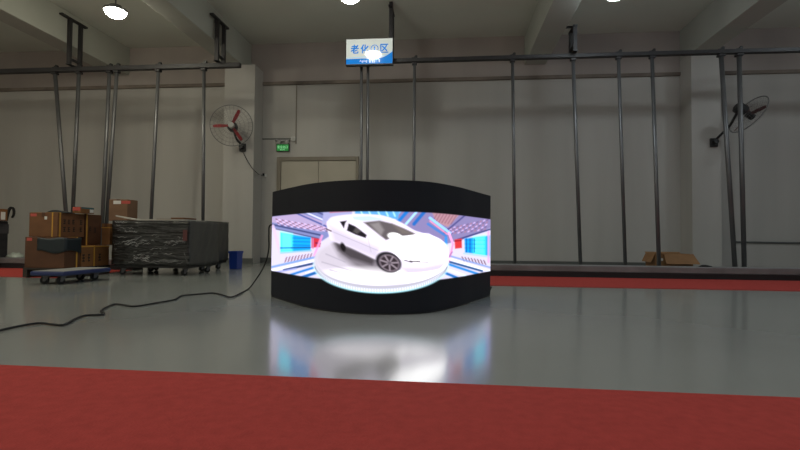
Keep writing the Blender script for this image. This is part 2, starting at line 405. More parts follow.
# above the car
put(poly([(324, 205), (352, 205), (352, 217), (330, 219), (322, 226)]), (0.85, 0.85, 1.25)); put(poly([(355, 206), (400, 206), (398, 220), (381, 215), (355, 214)]), (0.35, 0.85, 1.40))
for x in (360, 368, 377, 385, 392): line((x, 209), (x+3, 216), 1.6, (0.95, 1.5, 1.9), 0.9)
line((330, 212.5), (352, 211), 1.0, (1.1, 0.45, 0.6))
C = save*(1-band[..., None])+C*band[..., None]
# turntable the car stands on, bursting over the lower black bar
put(ell(381, 265.0, 67.2, 28.3, 0.8), (0.9, 1.5, 1.65))
put(ell(381, 264.3, 66.8, 27.8, 0.8), (1.55, 1.60, 1.75))
put(ell(381, 261.8, 66.5, 27.3, 0.8), (1.0, 0.98, 1.12))
for i in range(70):
    a = PI*(0.04+0.92*i/69); x = 381+66.6*math.cos(a); y = 262.6+27.2*math.sin(a)
    line((x, y), (x*0.999+0.4, y+1.9), 0.8, (0.55, 0.55, 0.66), 0.7)
put(ell(381, 259.6, 66.0, 26.0, 0.8), (1.32, 1.24, 1.38))
disc = ell(381, 259.6, 65.5, 25.5, 1.2)
put(disc*ell(346, 256, 42, 14, 5.0)*0.45, (0.95, 0.88, 1.0))
put(disc*poly([(330, 238), (352, 243), (380, 262), (402, 271), (412, 277), (384, 281), (356, 268), (340, 256)], 3.5)*0.75, (0.34, 0.30, 0.34))
put(disc*poly([(333, 240), (352, 246), (376, 260), (372, 265), (350, 258), (338, 250)], 2.0)*0.7, (0.10, 0.08, 0.09))
put(disc*ell(428, 272, 30, 13, 5)*0.95, (3.7, 3.7, 3.7)); put(disc*ell(362, 279, 40, 10, 4)*0.6, (2.5, 2.45, 2.5))
for (a, b) in (((322, 262), (362, 274)), ((330, 270), (380, 283)), ((326, 254), (345, 262))): line(a, b, 1.2, (0.8, 0.75, 0.88), 0.6)
put(disc*poly([(402, 272), (440, 269), (446, 264), (442, 276), (410, 282)], 2.0)*0.35, (0.75, 0.68, 0.8))
# white coupe
body = spl([(326.5, 222.5), (331, 217.5), (341, 215.3), (353, 214.2), (368, 214.3), (382, 215.8), (393, 218.8), (404, 224), (417, 231.5), (430, 235), (441, 239.5), (446, 247), (447.2, 257), (444, 265), (438, 269.5), (424, 272.2), (409, 273.2), (401, 271.5), (391, 266), (378, 260.5), (364, 254), (350, 247.5), (338, 243), (331, 240), (328.5, 234), (327, 227.5)])
put(poly(body, 0.8), (1.48, 1.38, 1.58))
put(poly([(330, 226), (350, 236), (378, 248), (378, 259), (352, 248), (334, 241)], 2.5)*0.75, (1.15, 1.06, 1.25))
put(poly([(399, 236), (428, 236), (445, 246), (446, 258), (420, 262), (400, 256), (388, 244)], 3.5), (4.0, 4.0, 4.0))
put(poly([(402, 268), (424, 268), (444, 264), (440, 269.5), (424, 272), (408, 273)], 1.2)*0.8, (1.2, 1.1, 1.3))
put(poly([(363.5, 222.3), (379.5, 220.5), (392, 223.5), (404, 228.5), (416.5, 234.2), (408, 235.8), (396, 236.8), (386, 240)], 0.9), (0.36, 0.32, 0.34))
put(poly([(370, 224), (379, 222), (384, 230), (381, 236)], 1.5)*0.7, (0.75, 0.70, 0.72))
put(poly([(392, 224), (404, 229), (413, 234), (402, 234)], 1.6)*0.6, (0.55, 0.48, 0.44))
put(ell(395, 236.5, 6.8, 3.4, 1.0, 0.2), (2.6, 2.6, 2.6))
put(poly([(352, 216.5), (370, 216), (386, 219.5), (378, 220), (363, 221), (354, 219.5)], 0.9)*0.6, (0.85, 1.25, 1.45))
put(poly([(339.8, 221.6), (346.8, 220.6), (345.2, 223.5), (343.9, 228.4)], 0.6), (0.06, 0.05, 0.07))
put(poly([(348.6, 223.4), (355, 226.2), (366.8, 235.0), (365.6, 238.0), (356, 234.8), (346.8, 230.5)], 0.6), (0.07, 0.06, 0.08))
put(poly([(356, 227.2), (361.5, 231), (357, 234), (353, 231.5)], 1.0)*0.6, (0.42, 0.38, 0.38))
line((347.4, 222), (345, 230.5), 0.9, (1.3, 1.25, 1.4))
line((332, 231.5), (378, 250.5), 0.7, (0.85, 0.78, 0.95), 0.6); line((368, 238.5), (371, 252), 0.5, (0.8, 0.75, 0.9), 0.5)
put(ell(343, 247, 2.4, 4.6, 0.7, -0.35), (0.05, 0.04, 0.05))
wa = 0.42
put(ell(388.6, 262.2, 13.4, 9.8, 0.8, wa), (0.10, 0.09, 0.11)); put(ell(389.4, 263, 10.6, 8.0, 0.8, wa), (0.62, 0.52, 0.60)); put(ell(389.4, 263, 9.4, 6.9, 0.8, wa), (0.14, 0.11, 0.13))
for i in range(7):
    a = 2*PI*i/7+0.3; x, y = 9.2*math.cos(a), 6.8*math.sin(a)
    line((389.4, 263), (389.4+x*math.cos(wa)-y*math.sin(wa), 263+x*math.sin(wa)+y*math.cos(wa)), 1.5, (0.72, 0.62, 0.70))
put(ell(389.4, 263, 2.0, 1.6, 0.6, wa), (0.35, 0.3, 0.35))
line((404.5, 260), (412, 262.2), 0.9, (0.10, 0.08, 0.10)); line((410, 261), (420, 261.6), 1.4, (0.16, 0.13, 0.16)); line((418, 262), (428, 262.6), 0.8, (0.35, 0.3, 0.36))
line((326.5, 229), (331, 231), 1.2, (0.25, 0.14, 0.18))
C = 0.66*np.clip(C, 0, None)**1.4
n = (NU+1)*(NV+1)
loc = (verts-np.array(lo)).reshape(-1, 3)
idx = np.arange(n).reshape(NU+1, NV+1)
quads = np.stack([idx[:-1, :-1], idx[:-1, 1:], idx[1:, 1:], idx[1:, :-1]], -1).reshape(-1, 4)
me = bpy.data.meshes.new('display_face'); me.from_pydata(loc.tolist(), [], quads.tolist()); me.update()
ca = me.attributes.new('picture', 'FLOAT_COLOR', 'POINT')
ca.data.foreach_set('color', np.concatenate([np.clip(C, 0, None), np.ones(C.shape[:2]+(1,))], -1).astype(np.float32).ravel())
for p in me.polygons: p.use_smooth = True
dm = bpy.data.materials.new('led_picture'); dm.use_nodes = True
nt = dm.node_tree; b = nt.nodes['Principled BSDF']
b.inputs['Base Color'].default_value = (0.004, 0.004, 0.005, 1); b.inputs['Roughness'].default_value = 0.55; b.inputs['Specular IOR Level'].default_value = 0.25
at = nt.nodes.new('ShaderNodeAttribute'); at.attribute_name = 'picture'
nt.links.new(at.outputs['Color'], b.inputs['Emission Color']); b.inputs['Emission Strength'].default_value = 1.0
me.materials.append(dm)
fo = bpy.data.objects.new('display_face', me); COL.objects.link(fo); fo.parent = led
# casing behind the face
def offset_path(d):
    out = []
    for i in range(0, NU+1, 8):
        a = pts[max(i-1, 0)]; c = pts[min(i+1, NU)]; t = (c-a).normalized(); nrm = Vector((-t.y, t.x, 0))   # away from the viewer
        out.append(pts[i]+nrm*d)
    return out
def curved_wall(bm, d0, d1, z0, z1):
    A = offset_path(d0); Bq = offset_path(d1); N_ = len(A)
    vs = [[bm.verts.new((p.x, p.y, z)) for p in q] for q in (A, Bq) for z in (z0, z1)]
    a0, a1, b0, b1 = vs
    for i in range(N_-1):
        bm.faces.new((a0[i], a0[i+1], a1[i+1], a1[i])); bm.faces.new((b0[i], b1[i], b1[i+1], b0[i+1]))
        bm.faces.new((a1[i], a1[i+1], b1[i+1], b1[i])); bm.faces.new((a0[i], b0[i], b0[i+1], a0[i+1]))
    for i in (0, N_-1): bm.faces.new((a0[i], a1[i], b1[i], b0[i]))
    return bm
obj('casing', curved_wall(B(), 0.003, 0.075, 0.0, SH+0.004), M['casing'], led)
for i in (3, 16, 32, 48, 61):
    q = offset_path(0.08)[i]; q2 = offset_path(0.30)[i]
    bm = tube(B(), [q+Vector((0, 0, .02)), q2+Vector((0, 0, .02))], 0.02, 6); tube(bm, [q+Vector((0, 0, .85)), q2+Vector((0, 0, .02))], 0.015, 6)
    obj('rear_brace', bm, M['steel_dark'], led)
ft = B(); q = offset_path(0.05)[-1]; d = rth
tube(ft, [q+Vector((0, 0, .05)), q+d*0.045+Vector((0, 0, .05)), q+d*0.06+Vector((0, 0, .085))], 0.009, 6)
obj('corner_hook', ft, M['black'], led)

# ------------------------------------------------------------------ power cable
A = offset_path(0.09)[0]
fy = on_z(249, 288.4, .009).y
cp = [A+Vector((0.01, 0.03, 0.63))]+[on_y(x, y, A.y+.02+(fy-A.y-.02)*k) for x, y, k in ((270.5, 225, 0), (268.8, 235, .05), (268.8, 248, .1), (266.5, 260, .25), (261.5, 271, .5), (255, 281, .8))]
for x, y in ((249, 288.4), (240, 293.5), (231, 297.2), (222, 294.8), (213, 293), (198, 294.2), (183, 295.5), (178, 297.5), (174, 299.8), (155, 303.2), (135, 306.2), (125, 305.2), (115.5, 304), (107, 307), (101, 310.8), (103.5, 312.6), (103, 314.4), (95, 315), (85, 315.4), (75, 319), (64, 324.7), (52, 324.3), (39, 323), (20, 326), (0, 330.4), (-30, 339)):
    cp.append(on_z(x, y, 0.009))
tag(obj('power_cable', tube(B(), smooth_path(cp, 5), 0.007, 7), M['rubber'], smooth=True), 'thin black cable snaking over the grey floor from the curved screen to the left edge', 'cable')

# ------------------------------------------------------------------ overhead rails, hangers and poles
RY = 8.3
zl = (on_y(120, 68.6, RY).z+on_y(40, 71, RY).z+on_y(220, 65.2, RY).z)/3
zr = (on_y(500, 59, RY).z+on_y(700, 51, RY).z+on_y(410, 62, RY).z+on_y(620, 54.5, RY).z)/4
def rail(x0, x1, z, hh, label):
    bm = B(); box(bm, x0, x1, RY-0.045, RY+0.045, z-hh, z+hh, 0.006)
    t = thing('overhead_rail', label, 'rail', (x0, RY, z), 'overhead steel rails')
    obj('rail_beam', bm, M['steel_dark'], t)
    bm = B(); box(bm, x0+0.01, x1-0.01, RY-0.058, RY-0.045, z-hh, z-hh+0.02); obj('rail_lip', bm, M['steel_dark'], t)
    return t
xl1 = on_y(240.5, 64.5, RY).x; xr0 = on_y(346, 65, RY).x
RAILS = [rail(XL+.01, xl1, zl, 0.042, 'dark steel overhead rail on the left, running above the cartons and left fan'),
         rail(xr0, XR-.01, zr, 0.034, 'dark steel overhead rail on the right, starting behind the blue and white sign')]

def hanger(px, z_rail, hh, label, ztop, bx, y0, y1, yt0, yt1):
    x = on_y(px, 24, RY).x
    t = thing('ceiling_hanger', label, 'bracket', (x, RY, z_rail+hh), 'hangers holding the overhead rails')
    zb = z_rail+hh+.0005
    for y in (y0, y1):
        bm = B(); box(bm, x-0.032, x+0.032, y-0.026, y+0.026, zb, ztop); obj('hanger_leg', bm, M['steel_dark'], t)
    bm = B(); box(bm, x-0.034, x+0.034, yt0, yt1, ztop, ztop+0.03); obj('top_plate', bm, M['steel_dark'], t)
    bm = B(); box(bm, x-0.02, x+0.02, y0, y1, zb+0.10, zb+0.135); obj('cross_brace', bm, M['steel_dark'], t)
    bm = B(); box(bm, x-0.04, x+0.04, y0-.04, y1+.03, zb, zb+0.012); obj('foot_plate', bm, M['steel_dark'], t)
    bm = B()
    if bx is None: box(bm, x-0.03, x+0.03, y0-.03, y0+.03, ztop+0.03, ZC-.0005)
    else:
        zk_ = ztop-.02 if ztop > ZB+.1 else ztop+.02
        box(bm, bx+.0005, max(x-.034, bx+.03), y0+.05, y0+.09, zk_, ztop+.045)
        if zk_ > ztop: box(bm, bx+.0005, x+.034, y0+.05, y0+.09, ztop+.03, ztop+.045)
    obj('bolt_plate', bm, M['steel_dark'], t)
hanger(76, zl, .042, 'two-legged steel hanger above the left rail, leftmost, beside the bright round lamp', on_y(76, 23, RY).z, -7.02, RY-.14, RY+.12, RY-.36, RY+.26)
hanger(220.5, zl, .042, 'two-legged steel hanger above the end of the left rail, over the red-bladed fan', on_y(220.5, 23, RY).z, -4.22, RY-.12, RY+.14, RY-.34, RY+.28)
hanger(391, zr, .034, 'tall steel hanger rising behind the top corner of the blue and white sign', 4.58, None, RY-.01, RY+.20, RY-.12, RY+.30)
hanger(573, zr, .034, 'short steel hanger above the right rail, right of the curved screen', 4.10, 1.97, RY-.12, RY+.14, RY-.16, RY+.18)

def pole(top, bot, z_r, hh, r, label, extend=True, ybase=None):
    yb = RY+0.02 if ybase is None else ybase
    a = on_y(top[0], top[1], RY); b = on_y(bot[0], bot[1], yb)
    a.z = z_r-hh-0.006
    k = (a.z-0.004)/(a.z-b.z); e = a+(b-a)*k
    e = Vector((e.x, e.y, 0.004))
    t = thing('steel_pole', label, 'pole', (e.x, e.y, 0.0), 'steel poles hung from the overhead rails')
    obj('pole_tube', tube(B(), [e, a], r, 14), M['steel'], t, smooth=True)
    obj('end_plug', lathe(B(), [(0, 0), (r*1.25, 0), (r*1.25, 0.03), (r*0.9, 0.03)], (e.x, e.y, 0.0), 14), M['rubber'], t)
    w_ = r+.014
    bm = B(); box(bm, a.x-w_, a.x+w_, RY-w_, RY+w_, a.z-.035, a.z, .004); obj('top_socket', bm, M['steel_dark'], t)
    rl = RAILS[0] if hh > .04 else RAILS[1]; zt = z_r+hh
    bm = B(); prism(bm, [(a.x-.05, RY-.02, zt+.0005), (a.x+.05, RY-.02, zt+.0005), (a.x+.05, RY-.02, zt+.05), (a.x+.02, RY-.02, zt+.055), (a.x-.01, RY-.02, zt+.02), (a.x-.05, RY-.02, zt+.015)], (0, .05, 0)); obj('clamp_wedge', bm, M['black'], rl)
L_ = [((55, 71), (66, 213), .034, 'leftmost steel pole, slanting down to the right behind the cartons', 0),
      ((79, 70), (73, 208), .034, 'second steel pole from left, slanting down to the left behind the cartons', .2),
      ((109.5, 69), (103, 208), .033, 'left pole of the close pair behind the topmost carton', 0),
      ((117, 68.5), (107.8, 206), .033, 'right pole of the close pair behind the topmost carton', 0.09),
      ((158.5, 67), (151, 220), .031, 'single steel pole with a bright glint above the black wrapped case', 0),
      ((204, 66), (203, 222), .030, 'upright steel pole just left of the red-bladed fan', 0)]
for t_, b_, r, lb, dy in L_: pole(t_, b_, zl, .042, r, lb, ybase=RY+0.02+dy)
R_ = [((361.5, 66), (361, 182), .026, 'left pole of the close pair hanging below the blue and white sign', 0),
      ((368, 66), (367.3, 182), .026, 'right pole of the close pair hanging below the blue and white sign', 0.08),
      ((414.5, 64), (413.8, 182), .026, 'steel pole dropping behind the middle of the curved screen', 0),
      ((512.5, 60), (515, 264), .027, 'steel pole nearest the right edge of the curved screen', 0),
      ((573, 57), (580.5, 266), .030, 'steel pole below the short right hanger', 0),
      ((618.5, 56), (625.3, 266), .028, 'steel pole left of the open brown carton', 0),
      ((652, 54), (659.2, 270), .030, 'steel pole standing in front of the open brown carton', -0.72),
      ((721, 50), (735, 268), .036, 'left pole of the pair crossing the right wall fan, slanting', 0),
      ((739, 50), (744.3, 268), .036, 'rightmost steel pole, upright beside the right wall fan', 0.0)]
for t_, b_, r, lb, dy in R_: pole(t_, b_, zr, .034, r, lb, ybase=RY+0.02+dy)

# ------------------------------------------------------------------ hanging sign
SY = 8.135
c0 = on_y(346.3, 39.5, SY); c1 = on_y(392.3, 38.2, SY); c2 = on_y(392.6, 62.8, SY); c3 = on_y(346.3, 64.6, SY)
sx0, sx1 = (c0.x+c3.x)/2, (c1.x+c2.x)/2; sz1 = (c0.z+c1.z)/2; sz0 = (c2.z+c3.z)/2
SW = sx1-sx0; SHh = sz1-sz0
sg = thing('hanging_sign', 'blue and white rectangular sign with Chinese lettering mounted on the right rail', 'sign', ((sx0+sx1)/2, SY, sz0))
TILT = 0.0
obj('sign_box', box(B(), sx0-.012, sx1+.012, SY+0.004, SY+0.0895, sz0-.02, sz1+.012, 0.005), M['black'], sg)
obj('sign_face', box(B(), sx0, sx1, SY, SY+0.0045, sz0, sz1), M['sign_white'], sg)
bm = B(); ol = []
for i in range(25):                                   # blue wave along the bottom edge
    u = i/24; zz = 0.20+0.02*math.sin(u*3.0)+(0.27*max(0, (u-0.72)/0.28)**1.6)
    ol.append((sx0+SW*u, SY-0.0015, sz0+SHh*min(zz, 0.55)))
prism(bm, [(sx0, SY-0.0015, sz0), (sx1, SY-0.0015, sz0)]+ol[::-1], (0, 0.0014, 0)); obj('blue_wave', bm, M['sign_blue'], sg)
bm = B(); ol2 = [(p[0], SY-0.001, p[2]+0.020+0.012*math.sin(i/24*PI)) for i, p in enumerate(ol)]; ol3 = [(p[0], SY-0.001, p[2]+0.004) for p in ol2]
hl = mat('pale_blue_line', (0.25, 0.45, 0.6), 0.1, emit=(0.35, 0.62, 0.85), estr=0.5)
prism(bm, [ (p[0], p[1], p[2]-0.012) for p in ol2]+[(p[0], p[1], p[2]) for p in ol2[::-1]], (0, 0.0009, 0)); obj('pale_wave_line', bm, hl, sg)
def sign_txt(s, u, v, wfrac, hfrac, m, name, yy, bold=0.0):
    bm = text_bm(s, 1.0, 0.0005, (sx0+SW*u, yy, sz0+SHh*v), SW*wfrac, SHh*hfrac, bold); obj(name, bm, m, sg)
for ch, u in (('老', 0.185), ('化', 0.40), ('区', 0.825)):
    gl = B()
    for q_, (dx, dz) in enumerate(((-.004, -.003), (.004, -.003), (0, .004), (-.004, .003), (.004, .003))):
        t_ = text_bm(ch, 1.0, 0.0005, (sx0+SW*u+dx, SY-0.0012-.0002*q_, sz0+SHh*0.60+dz), SW*0.165, SHh*0.345)
        me_ = bpy.data.meshes.new('g'); t_.to_mesh(me_); t_.free(); gl.from_mesh(me_); bpy.data.meshes.remove(me_)
    obj('lettering', gl, M['sign_blue'], sg)
bm = B()
N_ = 40; cx, cz = sx0+SW*0.615, sz0+SHh*0.605; Ro, Ri = SHh*0.155, SHh*0.125
ro = [bm.verts.new((cx+Ro*math.cos(2*PI*i/N_), SY-0.001, cz+Ro*math.sin(2*PI*i/N_))) for i in range(N_)]
ri = [bm.verts.new((cx+Ri*math.cos(2*PI*i/N_), SY-0.001, cz+Ri*math.sin(2*PI*i/N_))) for i in range(N_)]
for i in range(N_): bm.faces.new((ro[i], ro[(i+1) % N_], ri[(i+1) % N_], ri[i]))
obj('number_ring', bm, M['sign_blue'], sg)
sign_txt('1', 0.615, 0.605, 0.03, 0.17, M['sign_blue'], 'lettering', SY-0.0012)
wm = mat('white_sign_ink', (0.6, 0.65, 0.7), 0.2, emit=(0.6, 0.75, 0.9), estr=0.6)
for w_, u, f in (('Aging', 0.375, 0.165), ('area', 0.565, 0.13), ('1', 0.72, 0.02)): sign_txt(w_, u, 0.105, f, 0.12, wm, 'lettering', SY-0.0022)

# ------------------------------------------------------------------ ceiling lamps
def lamp(x, y, z, m, label, on_beam):
    t = thing('ceiling_lamp', label, 'lamp', (x, y, z), 'round bay lamps')
    obj('lamp_lens', lathe(B(), [(0, -0.105), (0.05, -0.10), (0.10, -0.078), (0.14, -0.042), (0.158, 0.0)], (x, y, z), 32), m, t, smooth=True)
    obj('lamp_housing', lathe(B(), [(0.159, -0.004), (0.172, 0.0), (0.172, 0.03), (0.12, 0.05), (0.09, 0.09), (0, 0.09)], (x, y, z), 32), M['steel'], t)
    top = ZB if on_beam else ZC
    if top-z > 0.11: obj('lamp_stem', tube(B(), [(x, y, z+.09), (x, y, top)], 0.012, 8), M['steel'], t)
lm = on_y(115.5, 11.5, 7.0)
lamp(lm.x, 7.0, lm.z, M['lamp_warm'], 'bright round ceiling lamp at upper left, beside the left hanger', False)
lamp(-1.47, 7.0, 4.18, M['lamp_neutral'], 'round ceiling lamp cut by the top edge, above the blue and white sign', False)
lamp(2.36, 7.0, on_y(615, -8, 7.0).z, M['lamp_cool'], 'round ceiling lamp at the top edge, right of the middle', False)
lamp(6.1, 7.0, 4.1, M['lamp_cool'], 'added round ceiling lamp, unseen beyond the right edge, brightening the right side', False)  # added out of view to strengthen the cool light at right
# added rows of unseen lamps, put in to light the near half
for nm, col_, st in (('fill_row_warm', (1.0, 0.955, 0.78), 58), ('fill_row_neutral', (0.98, 0.99, 0.92), 27.5), ('fill_row_cool', (0.86, 0.95, 1.0), 30)):
    M[nm] = mat(nm, (.9, .9, .9), .4, emit=col_, estr=st)
for (x, mm) in ((-8.4, 'fill_row_warm'), (-5.1, 'fill_row_warm'), (-1.4, 'fill_row_neutral'), (2.36, 'fill_row_cool'), (6.1, 'fill_row_cool')):
    for y in (4.6, 3.0, 1.4, -0.2, -1.8, -3.4):
        lamp(x, y, 4.3, M[mm], 'added round ceiling lamp, unseen above and behind the viewer, lighting the near half', False)

# ------------------------------------------------------------------ wall fans
def fan(loc, normal, roll, label, wall_pt, R, hub_mat, blade_mat):
    n = Vector(normal).normalized()
    t = thing('wall_fan', label, 'fan', loc, 'industrial wall fans')
    c = Vector(loc); u = Vector((0, 0, 1)).cross(n).normalized(); v = n.cross(u)       # u: to the right seen from behind
    bm = B()
    loop_tube(bm, c, n, R, 0.0075, 56, 6)
    for rr, off in ((R*0.82, 0.055), (R*0.62, 0.075), (R*0.42, 0.085), (R*0.22, 0.09)):
        loop_tube(bm, c+n*off, n, rr, 0.0016, 40, 4); loop_tube(bm, c-n*off, n, rr, 0.0016, 40, 4)
    for k in range(30):
        a = 2*PI*k/30; e = u*math.cos(a)+v*math.sin(a)
        for s in (1, -1):
            tube(bm, [c+e*R, c+e*R*0.82+n*(.055*s), c+e*R*0.5+n*(.082*s), c+e*R*0.2+n*(.09*s)], 0.0015, 4)
    obj('guard_cage', bm, M['fan_wire'], t)
    for k in range(3):
        a = roll+2*PI*k/3; e = (u*math.cos(a)+v*math.sin(a)); g = n.cross(e)
        bm = B(); q = []
        sec = [(0.05, 0.040, 0.5), (0.13, 0.052, 0.42), (0.22, 0.056, 0.34), (0.31, 0.050, 0.28), (0.345, 0.034, 0.25)]
        fr = []; bk = []
        for r_, h_, tw in sec:
            d_ = g*math.cos(tw)+n*math.sin(tw)
            for s in (-1, 1):
                fr.append(bm.verts.new(c+e*r_+d_*h_*s*0.62+n*0.002)); bk.append(bm.verts.new(c+e*r_+d_*h_*s*0.62-n*0.002))
        for i in range(len(sec)-1):
            j = 2*i
            bm.faces.new((fr[j], fr[j+1], fr[j+3], fr[j+2])); bm.faces.new((bk[j], bk[j+2], bk[j+3], bk[j+1]))
            bm.faces.new((fr[j], fr[j+2], bk[j+2], bk[j])); bm.faces.new((fr[j+1], bk[j+1], bk[j+3], fr[j+3]))
        bm.faces.new((fr[0], bk[0], bk[1], fr[1])); m_ = len(fr)-2; bm.faces.new((fr[m_], fr[m_+1], bk[m_+1], bk[m_]))
        obj('blade', bm, M[blade_mat], t)
    obj('hub_cap', tube(B(), [c+n*0.10, c+n*0.092, c-n*0.02], [0.045, 0.058, 0.058], 20), hub_mat, t)
    obj('motor', tube(B(), [c-n*0.092, c-n*0.10, c-n*0.24, c-n*0.27], [0.07, 0.10, 0.10, 0.06], 20), M['black'], t)
    w = Vector(wall_pt)
    m0 = c-n*0.2
    bm = B(); tube(bm, smooth_path([m0, m0+(w-m0)*0.35+Vector((0, 0, -.08)), m0+(w-m0)*0.8+Vector((0, 0, -.02)), w], 6), 0.022, 8)
    obj('arm', bm, M['black'], t, smooth=True)
    bm = B(); box(bm, w.x-0.065, w.x+0.065, w.y-0.02, w.y+0.028, w.z-0.09, w.z+0.07, 0.01)
    tube(bm, [w+Vector((0, -.02, -.01)), w+Vector((0, -.09, .0))], 0.045, 12)
    obj('wall_bracket', bm, M['black'], t)
    return t
fl = on_y(231.5, 125.5, 9.0); wl = on_y(242.5, 147, CY-0.03)
fan((fl.x, fl.y, fl.z), (0.30, -0.93, -0.05), math.radians(65), 'round wall fan with red blades on the column left of the door', (wl.x, CY-0.03, wl.z), 0.40, M['fan_hub'], 'fan_red')
fr_ = on_y(748.5, 114.5, 8.95); wr = on_y(714, 142, CY-0.03)
fan((fr_.x, fr_.y, fr_.z), (0.82, 0.14, -0.52), math.radians(50), 'wall fan seen side-on between the poles at far right', (wr.x, CY-0.03, wr.z), 0.37, M['black'], 'fan_dark')

# cord from the left fan down to its switch on the wall
sw = on_y(264, 175.3, WY-0.03)
cpts = [on_y(242.8, 152, CY-0.045), on_y(247, 160, CY-0.02), on_y(252, 168, CY-0.015), on_y(256.5, 172.5, CY-0.02), on_y(259.5, 174.6, WY-0.1), Vector((sw.x-0.02, WY-0.02, sw.z))]
tag(obj('fan_cord', tube(B(), smooth_path(cpts, 5), 0.008, 6), M['black'], smooth=True), 'thin dark cord hanging from the left fan to its switch', 'cord')
t = thing('wall_switch', 'small switch box on the wall beside the door, below the green exit sign', 'switch', (sw.x, WY, sw.z))
obj('switch_plate', box(B(), sw.x-.05, sw.x+.05, WY-0.03, WY, sw.z-.03, sw.z+.03, .005), M['white_plastic'], t)
obj('switch_rocker', box(B(), sw.x-.03, sw.x+.01, WY-0.045, WY-0.028, sw.z-.015, sw.z+.04, .004), M['black'], t)

# ------------------------------------------------------------------ exit sign, emergency light, conduit
ex = on_y(282.6, 147.6, WY-0.05)
t = thing('exit_sign', 'small glowing green exit sign on the wall above the door frame', 'sign', (ex.x, WY-0.03, ex.z))
hw, hh = 0.128, 0.068
obj('sign_housing', box(B(), ex.x-hw-.012, ex.x+hw+.012, WY-0.045, WY, ex.z-hh-.012, ex.z+hh+.012, .004), M['black'], t)
obj('green_panel', box(B(), ex.x-hw, ex.x+hw, WY-0.05, WY-0.0455, ex.z-hh, ex.z+hh), M['exit_green'], t)
obj('lettering', text_bm('安全出口', 1.0, 0.0006, (ex.x, WY-0.051, ex.z+0.012), hw*1.75, 0.062), M['exit_mark'], t)
obj('lettering', text_bm('EXIT', 1.0, 0.0006, (ex.x, WY-0.051, ex.z-0.045), hw*0.8, 0.024), M['exit_mark'], t)
el = on_y(293, 138.8, WY-0.05)
t = thing('emergency_light', 'small twin-head emergency light above the green exit sign', 'lamp', (ex.x, WY-0.02, el.z))
for px_ in (279.3, 287.3):
    e = on_y(px_, 142, WY-0.06)
    obj('lamp_head', tube(B(), [(e.x, WY-0.03, e.z), (e.x, WY-0.07, e.z-.005), (e.x, WY-0.10, e.z-.01)], [.022, .035, .036], 12), M['fan_hub'], t)
e0 = on_y(276, 139, WY).x; e1 = on_y(290, 139, WY).x
obj('lamp_bar', box(B(), e0, e1, WY-0.04, WY-.0005, el.z-.052, el.z-.005, .004), M['steel'], t)
t = thing('junction_box', 'small white junction box at the foot of the vertical wall conduit', 'box', (el.x, WY, el.z))
obj('box_body', box(B(), el.x-.045, el.x+.045, WY-0.05, WY, el.z-.045, el.z+.045, .006), M['white_plastic'], t)
obj('box_lid', box(B(), el.x-.03, el.x+.03, WY-0.056, WY-0.05, el.z-.03, el.z+.03, .003), M['fan_hub'], t)
bm = B(); xv = on_y(296.5, 110, WY).x
tube(bm, [(xv, WY-.012, ZBAND-.04), (xv, WY-.012, el.z-.10)], 0.010, 6)
tag(obj('wall_conduit', bm, M['door_frame']), 'thin vertical conduit on the wall above the exit sign', 'conduit')
bm = B(); tube(bm, [(on_y(262.5, 138, WY).x, WY-.012, el.z+.012), (el.x-.047, WY-.012, el.z+.012)], 0.010, 6)
tag(obj('wall_conduit', bm, M['skirting']), 'thin horizontal conduit on the wall just over the exit sign', 'conduit')
ORG['wall_conduit.001'] = Vector()

# ------------------------------------------------------------------ casters and helpers for goods
def caster(t, x, y, z_top, r=0.045, ang=0.3):
    d = Vector((math.cos(ang), math.sin(ang), 0)); s = Vector((-d.y, d.x, 0))
    bm = B(); box(bm, x-.035, x+.035, y-.035, y+.035, z_top-.008, z_top)
    c = Vector((x, y, r))-d*0.02
    for k in (-1, 1):
        p = c+s*0.022*k
        prism(bm, [Vector((x, y, z_top-.008))+s*.022*k-d*.03, Vector((x, y, z_top-.008))+s*.022*k+d*.03, p+d*.012-Vector((0, 0, .01)), p-d*.012-Vector((0, 0, .01))], s*0.004*k)
    o = obj('caster_fork', bm, M['steel'], t)
    obj('caster_wheel', tube(B(), [c-s*.016, c-s*.018, c+s*.018, c+s*.016][1:3], r, 18), M['rubber'], o)

